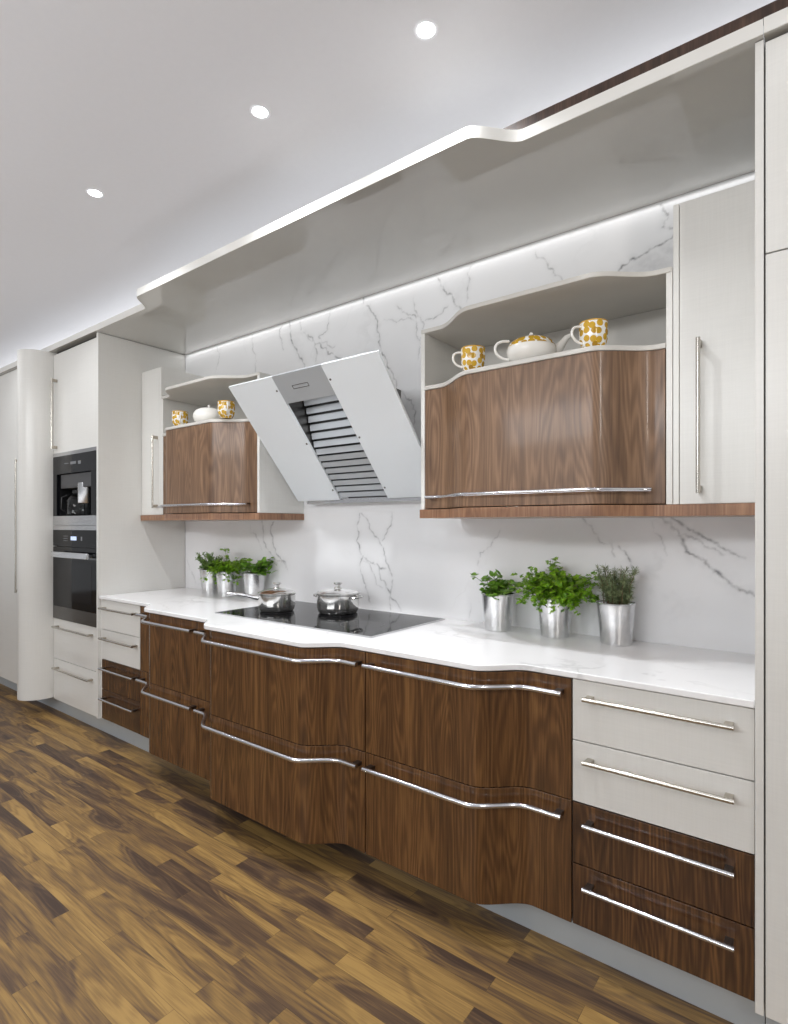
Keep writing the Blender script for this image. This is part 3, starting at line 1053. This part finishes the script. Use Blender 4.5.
# oven
o = thing('oven', ((ox0 + ox1) / 2, Y(1.9), 0.689), 'built-in black glass oven with a steel bar handle, below the coffee machine', 'oven')
MB().box(ox0, ox1, Y(OY), Y(OY + 0.02), 1.316, 1.346).build('vent_strip', M['steel'], o)
MB().box(ox0, ox1, Y(OY), Y(OY + 0.02), 1.203, 1.3155).build('control_panel', M['black_glass'], o)
dd = MB().box(ox0, ox1, Y(OY), Y(OY + 0.02), 0.778, 1.197).build('door', M['black_glass'], o)
wn = MB().box(ox0 + 0.07, ox1 - 0.07, Y(OY) - 0.0008, Y(OY), 0.83, 1.09).build('window', M['black_glass2'], dd)
MB().box(ox0, ox1, Y(OY), Y(OY + 0.02), 0.690, 0.7775).build('bottom_trim', M['steel_dark'], o)
ds = MB()
for (u0, u1, zz0, zz1) in ((0.43, 0.56, 1.246, 1.272),):
    ds.box(ox0 + W * u0, ox0 + W * u1, Y(OY) - 0.001, Y(OY), zz0, zz1)
ds.build('display', M['blue_led'], o)
for (u0, u1, zz0, zz1) in ((0.26, 0.36, 1.272, 1.275), (0.26, 0.36, 1.256, 1.259), (0.26, 0.36, 1.24, 1.243), (0.66, 0.69, 1.245, 1.272)):
    MB().box(ox0 + W * u0, ox0 + W * u1, Y(OY) - 0.0008, Y(OY), zz0, zz1).build('control_mark', M['glyph'], o)
hb = MB().box(ox0 + 0.09, ox1 - 0.03, Y(OY) - 0.050, Y(OY) - 0.036, 1.128, 1.166)
for x in (ox0 + 0.12, ox1 - 0.08):
    hb.box(x, x + 0.02, Y(OY) - 0.037, Y(OY), 1.138, 1.156)
hb.build('handle', M['steel'], dd, bevel=0.002)
MB().box(ox0 + 0.01, ox1 - 0.01, Y(OY + 0.021), Y(2.25), 0.70, 1.34).build('oven_body', M['black'], o)
MB().box(ox0 + 0.01, ox1 - 0.01, Y(OY + 0.201), Y(2.25), 1.36, 1.85).build('machine_body', M['black'], c)

# ------------------------------------------------------------------ curved pilaster column
n = 28
cxp, hw, hd = -4.522, 0.128, 0.163
poly = [(cxp + hw * math.cos(PI + PI * k / n), Y(1.705) + hd * math.sin(PI + PI * k / n)) for k in range(n + 1)]
poly += [(cxp + hw, Y(2.329)), (cxp - hw, Y(2.329))]
pc = MB().prism(poly, 0.117, 2.584).build('rounded_column', M['white'], bevel=0.001)
tag(pc, 'tall white half-round column unit bulging out left of the oven cabinet', 'column unit')
# far left tall cabinet
t = thing('tall_cabinet', (-5.45, Y(2.0), 0.0), 'tall white cabinet at the far left edge with a long vertical handle', 'cabinet')
MB().box(-6.25, -4.655, Y(1.722), Y(2.329), 0.117, 2.583).build('carcass', M['white_in'], t)
d = MB().box(-5.55, -4.656, Y(1.700), Y(1.72), 0.112, 2.562).build('door', M['white'], t, bevel=0.001)
vert_handle(d, -4.93, Y(1.700), 0.83, 1.855, M['nickel'])
MB().box(-6.25, -5.553, Y(1.700), Y(1.72), 0.112, 2.562).build('door', M['white'], t, bevel=0.001)

# ------------------------------------------------------------------ cooktop
t = thing('cooktop', (-1.965, Y(2.0), 0.897), 'black glass cooktop with a thin steel rim set on the marble worktop', 'cooktop')
hx0, hx1, hd0, hd1 = -2.487, -1.447, 1.735, 2.285
MB().box(hx0 + 0.006, hx1 - 0.006, Y(hd0 + 0.006), Y(hd1 - 0.006), 0.8972, 0.9030).build('glass_plate', M['black_glass'], t)
fr = MB()
fr.box(hx0, hx1, Y(hd0), Y(hd0 + 0.006), 0.8972, 0.9032)
fr.box(hx0, hx1, Y(hd1 - 0.006), Y(hd1), 0.8972, 0.9032)
fr.box(hx0, hx0 + 0.006, Y(hd0 + 0.006), Y(hd1 - 0.006), 0.8972, 0.9032)
fr.box(hx1 - 0.006, hx1, Y(hd0 + 0.006), Y(hd1 - 0.006), 0.8972, 0.9032)
fr.build('rim', M['steel'], t)
for (zx, zd, zr) in ((-2.285, 1.971, 0.11), (-1.985, 2.116, 0.12), (-1.66, 1.93, 0.10)):
    zo = MB()
    for k in range(48):
        a0, a1 = 2 * PI * k / 48, 2 * PI * (k + 1) / 48
        b = len(zo.v)
        for a in (a0, a1):
            for r in (zr - 0.0012, zr):
                zo.v.append((zx + r * math.cos(a), Y(zd) + r * math.sin(a), 0.9033))
        zo.face((b, b + 1, b + 3, b + 2))
    zo.build('zone_mark', M['grey_panel'], t)

# ------------------------------------------------------------------ pots
PZ = 0.9036


def pan_body(r, h):
    return [(0, 0), (r * 0.86, 0), (r * 0.93, 0.006), (r * 0.985, 0.024), (r, 0.032), (r, h - 0.004), (r * 1.045, h), (r * 1.045, h + 0.002),
            (r * 0.985, h), (r * 0.98, 0.03), (r * 0.9, 0.008), (0, 0.006)]


def lid(parent, cc, r, h):
    MB().lathe([(r * 1.0, h + 0.003), (r * 1.03, h + 0.003), (r * 1.03, h + 0.007), (r * 0.97, h + 0.009), (r * 0.97, h + 0.005)], cc, 48).build('lid_rim', M['steel_pot'], parent)
    g = MB().lathe([(r * 0.968, h + 0.005), (r * 0.80, h + 0.014), (r * 0.45, h + 0.022), (0, h + 0.025), (0, h + 0.0275), (r * 0.45, h + 0.0245), (r * 0.80, h + 0.0165), (r * 0.968, h + 0.008)], cc, 48).build('glass_lid', M['glass'], parent)
    MB().lathe([(0, h + 0.0278), (0.021, h + 0.0278), (0.019, h + 0.031), (0.013, h + 0.035), (0.0125, h + 0.045), (0.022, h + 0.050), (0.023, h + 0.054), (0.018, h + 0.058), (0, h + 0.059)], cc, 28).build('knob', M['steel_pot'], g)


pt = thing('saucepan', (-2.285, Y(1.971), PZ), 'smaller steel saucepan with a glass lid and a long handle on the cooktop', 'saucepan')
cc = ORIGIN[pt.name]
MB().lathe(pan_body(0.0955, 0.088), cc, 56).build('body', M['steel_pot'], pt)
lid(pt, cc, 0.0955, 0.088)
hd_ = Vector((-0.800, -0.600, 0))
hs = [cc + hd_ * 0.090 + Vector((0, 0, 0.064)), cc + hd_ * 0.112 + Vector((0, 0, 0.066)), cc + hd_ * 0.15 + Vector((0, 0, 0.075)), cc + hd_ * 0.20 + Vector((0, 0, 0.083)), cc + hd_ * 0.262 + Vector((0, 0, 0.086))]
MB().tube(hs, [0.013, 0.011, 0.009, 0.0105, 0.0105], 12).build('handle', M['steel'], pt)

pt = thing('casserole_pot', (-1.985, Y(2.116), PZ), 'larger steel casserole pot with a glass lid and two loop handles on the cooktop', 'pot')
cc = ORIGIN[pt.name]
MB().lathe(pan_body(0.1075, 0.096), cc, 56).build('body', M['steel_pot'], pt)
lid(pt, cc, 0.1075, 0.096)
for ang in (10, 190):
    a = math.radians(ang)
    er, et = Vector((math.cos(a), math.sin(a), 0)), Vector((-math.sin(a), math.cos(a), 0))
    z = Vector((0, 0, 0.082))
    path = []
    for k in range(13):
        q = PI * k / 12
        path.append(cc + z + et * (0.042 * math.cos(q)) + er * (0.102 + 0.036 * math.sin(q)) + Vector((0, 0, 0.004 * math.sin(q))))
    MB().tube(path, 0.0055, 10).build('handle', M['steel_pot'], pt)

# ------------------------------------------------------------------ herb planters
TOPZ = 0.8973


def pot_parts(t):
    cc = ORIGIN[t.name]
    h, r0, r1 = 0.158, 0.055, 0.071
    MB().lathe([(0, 0.004), (r0 - 0.003, 0.004), (r0 - 0.002, 0), (r0, 0.001), (r0 + 0.0012, 0.01), (r1 - 0.001, h - 0.006), (r1 + 0.002, h - 0.004), (r1 + 0.002, h), (r1 - 0.003, h),
                (r1 - 0.006, h - 0.02), (0, h - 0.022)], cc, 48).build('pot', M['zinc'], t)
    MB().lathe([(r1 - 0.0062, h - 0.018), (0.03, h - 0.010), (0, h - 0.008)], cc, 24).build('soil', M['soil'], t)


def leaf(mb, p, d, n, ln, wd, fold=0.15, lobes=0):
    """a small leaf: base point p, direction d, normal n"""
    d = d.normalized()
    s = d.cross(n)
    if s.length < 1e-4:
        s = d.orthogonal()
    s.normalize()
    n = s.cross(d).normalized()
    b = len(mb.v)
    if lobes == 0:
        out = [(0, 0), (0.28, 0.42), (0.62, 0.46), (1.0, 0)]
    else:
        out = [(0, 0.05), (0.25, 0.55), (0.42, 0.25), (0.62, 0.62), (0.78, 0.22), (1.0, 0.0)]
    mid = [(0, 0), (0.45, 0), (1.0, 0)]
    L_ = [p + d * (u * ln) + s * (w * wd) + n * (fold * w * wd - 0.12 * u * u * ln) for u, w in out]
    R_ = [p + d * (u * ln) - s * (w * wd) + n * (fold * w * wd - 0.12 * u * u * ln) for u, w in out]
    ax = [p, p + d * (0.5 * ln) - n * (0.03 * ln), L_[-1]]
    mb.v += [tuple(q) for q in L_[:-1]] + [tuple(ax[1])] + [tuple(L_[-1])] + [tuple(q) for q in R_[:-1]]
    k = len(out) - 1
    im, it = b + k, b + k + 1
    for i in range(k - 1):
        mb.face((b + i, b + i + 1, im))
        mb.face((im, it + 1 + i + 1, it + 1 + i))
    mb.face((b + k - 1, it, im))
    mb.face((im, it, it + 1 + k - 1))


def rv(a=1.0):
    return Vector((random.uniform(-a, a), random.uniform(-a, a), random.uniform(-a, a)))


def herb(t, kind, spec):
    cc = ORIGIN[t.name] + Vector((0, 0, 0.146))
    st, lf = MB(), MB()
    for (n_st, spread, hmin, hmax, side) in spec['stems']:
        for _ in range(n_st):
            a = random.uniform(0, 2 * PI)
            rr = random.uniform(0.0, 0.045)
            base = cc + Vector((rr * math.cos(a), rr * math.sin(a), -0.004))
            hh = random.uniform(hmin, hmax)
            out = Vector((math.cos(a), math.sin(a), 0)) * random.uniform(0.2, 1.0) * spread + Vector((side[0], side[1], 0))
            tip = base + out + Vector((0, 0, hh))
            mid = base + out * 0.35 + Vector((0, 0, hh * 0.62))
            if hh < 0.02:
                mid = base + out * 0.6 + Vector((0, 0, 0.03))
            st.tube([base, mid, tip], [0.0016, 0.0013, 0.0008], 5)
            if kind == 'needle':
                for k in range(spec['n']):
                    u = random.uniform(0.15, 1.0)
                    p = base.lerp(mid, u * 2) if u < 0.5 else mid.lerp(tip, u * 2 - 1)
                    dr = (rv() + Vector((0, 0, 0.55)) + out * 4).normalized()
                    leaf(lf, p, dr, rv(), random.uniform(*spec['len']), spec['wd'] * 0.02, 0.1)
            elif kind == 'broad':
                for k in range(spec['n']):
                    u = 0.35 + 0.65 * (k + random.uniform(0.2, 0.8)) / spec['n']
                    p = base.lerp(mid, u * 2) if u < 0.5 else mid.lerp(tip, u * 2 - 1)
                    dr = Vector((random.uniform(-1, 1), random.uniform(-1, 1), random.uniform(-0.25, 0.5)))
                    leaf(lf, p, dr, Vector((0, -0.35, 1)) + rv(0.4), random.uniform(*spec['len']), random.uniform(*spec['len']) * spec['wd'], 0.25)
            else:
                for k in range(spec['n']):
                    u = random.uniform(0.55, 1.0)
                    p = base.lerp(mid, u * 2) if u < 0.5 else mid.lerp(tip, u * 2 - 1)
                    p = p + rv(0.014)
                    dr = Vector((random.uniform(-1, 1), random.uniform(-1, 1), random.uniform(-0.5, 0.45)))
                    ln = random.uniform(*spec['len'])
                    leaf(lf, p, dr, Vector((0, -0.4, 1)) + rv(0.5), ln, ln * spec['wd'], 0.2, lobes=1)
    lf.v = [(a, min(b, -0.004), c) for a, b, c in lf.v]
    st.v = [(a, min(b, -0.003), c) for a, b, c in st.v]
    st.build('stems', spec.get('stem', M['stem']), t)
    lf.build('foliage', spec['mat'], t, smooth=0)


MINT = dict(mat=M['mint'], n=7, len=(0.026, 0.042), wd=0.75, stems=[(18, 0.10, 0.02, 0.085, (0, 0)), (6, 0.10, -0.01, 0.03, (0.02, -0.01)), (3, 0.05, 0.07, 0.10, (-0.06, -0.02))])
PARS = dict(mat=M['parsley'], n=11, len=(0.018, 0.034), wd=0.7,
            stems=[(70, 0.135, 0.03, 0.125, (0, 0)), (34, 0.15, -0.04, 0.05, (0, -0.01)), (2, 0.03, 0.16, 0.19, (0.0, 0)), (7, 0.05, 0.05, 0.11, (0.10, 0.0)), (7, 0.05, 0.04, 0.09, (-0.11, -0.02))])
ROSE = dict(mat=M['rosemary'], n=120, len=(0.014, 0.028), wd=0.10, stem=M['twig'], stems=[(30, 0.050, 0.05, 0.150, (0.0, 0)), (8, 0.060, 0.03, 0.08, (0.0, 0))])
THYM = dict(mat=M['thyme'], n=70, len=(0.012, 0.022), wd=0.24, stems=[(40, 0.078, 0.03, 0.135, (0, 0))])
PAR2 = dict(mat=M['parsley'], n=10, len=(0.018, 0.032), wd=0.7,
            stems=[(50, 0.09, 0.02, 0.085, (0, 0)), (22, 0.10, -0.06, 0.02, (0.0, -0.02)), (2, 0.02, 0.14, 0.17, (-0.03, 0)), (12, 0.035, 0.04, 0.105, (0.12, 0.0))])
MIN2 = dict(mat=M['mint'], n=7, len=(0.030, 0.050), wd=0.75, stems=[(18, 0.085, 0.03, 0.110, (0, 0)), (4, 0.05, 0.0, 0.03, (0.06, -0.01))])
for (x, d, kind, spec, label) in (
        (-1.132, 2.215, 'broad', MINT, 'zinc pot of mint nearest the cooktop in the row of three by the near drawers'),
        (-0.881, 2.227, 'lobed', PARS, 'zinc pot of bushy bright green parsley spilling over the rim, middle of the near three'),
        (-0.640, 2.228, 'needle', ROSE, 'zinc pot of spiky rosemary nearest the tall white cabinet'),
        (-3.245, 2.232, 'needle', THYM, 'zinc pot of fine-leaved thyme nearest the oven cabinet side'),
        (-3.045, 2.215, 'lobed', PAR2, 'zinc pot of trailing parsley in the middle of the far three, beside the thyme'),
        (-2.805, 2.240, 'broad', MIN2, 'zinc pot of broad-leaved mint standing just behind the saucepan handle')):
    t = thing('potted_herb', (x, Y(d), TOPZ), label, 'potted herb', 'herbs in zinc pots on the worktop')
    pot_parts(t)
    herb(t, kind, spec)

# ------------------------------------------------------------------ tea sets in the niches
SHZ = 1.9445
cup = thing('teacup', (-1.096, Y(1.935), SHZ), 'gold-blotched china cup left of the teapot in the near niche', 'cup', 'gold-blotched china cups')
cc = ORIGIN[cup.name]
CR = 0.047
MB().lathe([(0, 0.002), (0.028, 0.002), (0.029, 0), (0.031, 0), (0.031, 0.004), (0.040, 0.014), (0.0455, 0.034), (CR, 0.06), (CR, 0.092), (CR - 0.002, 0.0935), (CR - 0.004, 0.092),
            (CR - 0.004, 0.06), (0.0415, 0.034), (0.036, 0.017), (0, 0.010)], cc, 40).build('body', M['china_spot'], cup)
MB().lathe([(CR - 0.004, 0.0925), (CR - 0.002, 0.0945), (CR + 0.0006, 0.0925), (CR + 0.0006, 0.089)], cc, 40).build('rim_band', M['gold'], cup)
hv = Vector((-0.793, -0.609, 0))
pth = []
for k in range(15):
    q = -0.5 * PI + PI * k / 14
    w = math.cos(q)
    pth.append(cc + hv * (CR - 0.006 + 0.037 * w ** 0.8 if w > 0 else CR - 0.006) + Vector((0, 0, 0.049 + 0.028 * math.sin(q) + 0.008 * w)))
MB().tube(pth, 0.0045, 10).build('handle', M['china'], cup)
dup(cup, (-0.632, Y(1.94), SHZ), 'gold-blotched china cup right of the teapot in the near niche', 0.15)
dup(cup, (-3.128, Y(1.935), SHZ), 'gold-blotched china cup left of the teapot in the far niche', PI * 0.62)
dup(cup, (-2.668, Y(1.935), SHZ), 'gold-blotched china cup right of the far teapot, beside the hood', PI * 0.62)


def teapot(x, d, label, gold, rz=0.0, sc=1.0):
    t = thing('teapot', (x, Y(d), SHZ), label, 'teapot', 'white china teapots')
    cc = ORIGIN[t.name]
    er = Vector((0.793, 0.609, 0))
    MB().lathe([(0, 0.002), (0.045, 0.002), (0.047, 0), (0.052, 0.001), (0.072, 0.008), (0.086, 0.024), (0.0905, 0.042), (0.088, 0.058), (0.080, 0.072), (0.068, 0.082), (0.060, 0.084), (0.056, 0.082), (0, 0.08)], cc, 48).build('body', M['china'], t)
    l = MB().lathe([(0.0885, 0.0585), (0.0815, 0.0725), (0.069, 0.0840), (0.046, 0.0935), (0.02, 0.098), (0, 0.0985)], cc, 48).build('lid', M['china_spot_lid'] if gold else M['china'], t)
    MB().lathe([(0, 0.098), (0.006, 0.098), (0.0052, 0.104), (0.0075, 0.109), (0.0075, 0.113), (0.004, 0.1165), (0, 0.117)], cc, 20).build('knob', M['china'], l)
    MB().tube([cc + er * 0.076 + Vector((0, 0, 0.040)), cc + er * 0.098 + Vector((0, 0, 0.056)), cc + er * 0.114 + Vector((0, 0, 0.076)), cc + er * 0.130 + Vector((0, 0, 0.098)), cc + er * 0.146 + Vector((0, 0, 0.108))],
              [0.027, 0.021, 0.014, 0.0105, 0.0075], 18).build('spout', M['china'], t)
    pth = []
    for k in range(17):
        q = -0.5 * PI + PI * k / 16
        w = max(0, math.cos(q))
        pth.append(cc - er * (0.082 + 0.052 * w ** 0.8) + Vector((0, 0, 0.050 + 0.034 * math.sin(q) + 0.006 * w)))
    if gold:
        MB().tube(pth, 0.005, 10).build('handle', M['china'], t)
    else:                                                     # the far pot shows its handle turned to the wall
        rot = Matrix.Rotation(-1.35, 3, 'Z')
        MB().tube([cc + rot @ (p - cc) for p in pth], 0.005, 10).build('handle', M['china'], t)
    return t


teapot(-0.868, 1.965, 'squat white teapot with a gold-blotched lid in the near niche', True)
teapot(-2.905, 1.985, 'squat plain white teapot in the far niche left of the hood', False)

# ------------------------------------------------------------------ ceiling lights
LP = [(-0.996, 1.463), (-1.688, 1.374), (-2.712, 1.241)]
lb = ['ceiling downlight nearest the camera, above the herb pots', 'middle ceiling downlight above the cooktop', 'farthest ceiling downlight towards the oven cabinet']
first = None
for (x, d), s in zip(LP, lb):
    if first is None:
        first = thing('ceiling_light', (x, Y(d), 2.9), s, 'ceiling light', 'recessed ceiling downlights')
        cc = ORIGIN[first.name]
        MB().lathe([(0.028, -0.001), (0.036, -0.003), (0.040, 0.0), (0.028, 0.0)], cc, 32).build('trim_ring', M['ceiling'], first)
        MB().lathe([(0, -0.004), (0.020, -0.0035), (0.028, -0.0015)], cc, 32).build('lens', M['lamp'], first)
    else:
        dup(first, (x, Y(d), 2.9), s)


def lamp(kind, name, loc, energy, col=(1, 1, 1), rot=None, **kw):
    ld = bpy.data.lights.new(name, kind)
    ld.energy = energy
    ld.color = col
    for k, v in kw.items():
        setattr(ld, k, v)
    o = bpy.data.objects.new(name, ld)
    o.location = loc
    if rot:
        o.rotation_euler = rot
    COL.objects.link(o)
    return o


WARM = (0.965, 0.985, 1.005)
for i, (x, d) in enumerate(LP + [(-0.1, 1.25), (-3.75, 1.24), (-4.8, 1.3)]):
    lamp('SPOT', 'downlight_beam', (x, Y(d), 2.885), (6 if i == 3 else 24) if i > 2 else 62, WARM, (0, 0, 0), spot_size=math.radians(124), spot_blend=1.0, shadow_soft_size=0.04)
# row of lamps across the room behind the camera
lamp('AREA', 'room_lamp', (-1.7, Y(-3.4), 2.75), 100, WARM, (math.radians(70), 0, 0), shape='RECTANGLE', size=4.0, size_y=0.6)
# added fill light, unseen behind the camera, to brighten the ceiling
lamp('AREA', 'ceiling_fill', (-4.2, Y(-1.0), 0.9), 84, (0.96, 0.985, 1.01), (PI, 0, 0), shape='RECTANGLE', size=9.0, size_y=2.0)
# added fill light hidden above the canopy, to lighten the ceiling near it
lamp('AREA', 'canopy_top_fill', (-3.8, Y(2.2), 2.74), 10.5, (0.98, 0.985, 1.0), (math.radians(238), 0, 0), shape='RECTANGLE', size=8.0, size_y=0.12)
# slim upright lamp near the right-hand side of the room
lp = lamp('AREA', 'upright_lamp', (1.7, Y(-0.7), 2.5), 17, (1.0, 0.95, 0.89), None, shape='RECTANGLE', size=0.12, size_y=0.75)
lp.rotation_euler = (Vector((-0.6, Y(1.9), 2.3)) - lp.location).to_track_quat('-Z', 'Y').to_euler()
# light strip tucked into the canopy against the wall
lamp('AREA', 'canopy_strip', (-1.93, Y(2.305), 2.580), 0.7, (1, 1, 1), (0, 0, 0), shape='RECTANGLE', size=3.5, size_y=0.02)

# ------------------------------------------------------------------ world, camera, view
w = bpy.data.worlds.new('room_air')
SC.world = w
w.use_nodes = True
bg = w.node_tree.nodes['Background']
bg.inputs['Color'].default_value = (0.96, 0.985, 1.01, 1)
bg.inputs['Strength'].default_value = 0.46

cam = bpy.data.cameras.new('camera')
cam.sensor_fit = 'HORIZONTAL'
cam.sensor_width = 36.0
cam.lens = 564.4 / 788 * 36
cam.shift_y = 13.0 / 788
cam.clip_start = 0.02
co = bpy.data.objects.new('camera', cam)
co.location = (0, Y(0), 1.35)
co.rotation_euler = (PI / 2, 0, 0.65452)
COL.objects.link(co)
SC.camera = co
SC.view_settings.view_transform = 'Standard'
SC.view_settings.look = 'None'
SC.view_settings.exposure = 0.0
SC.cycles.max_bounces = 8
SC.cycles.use_denoising = True
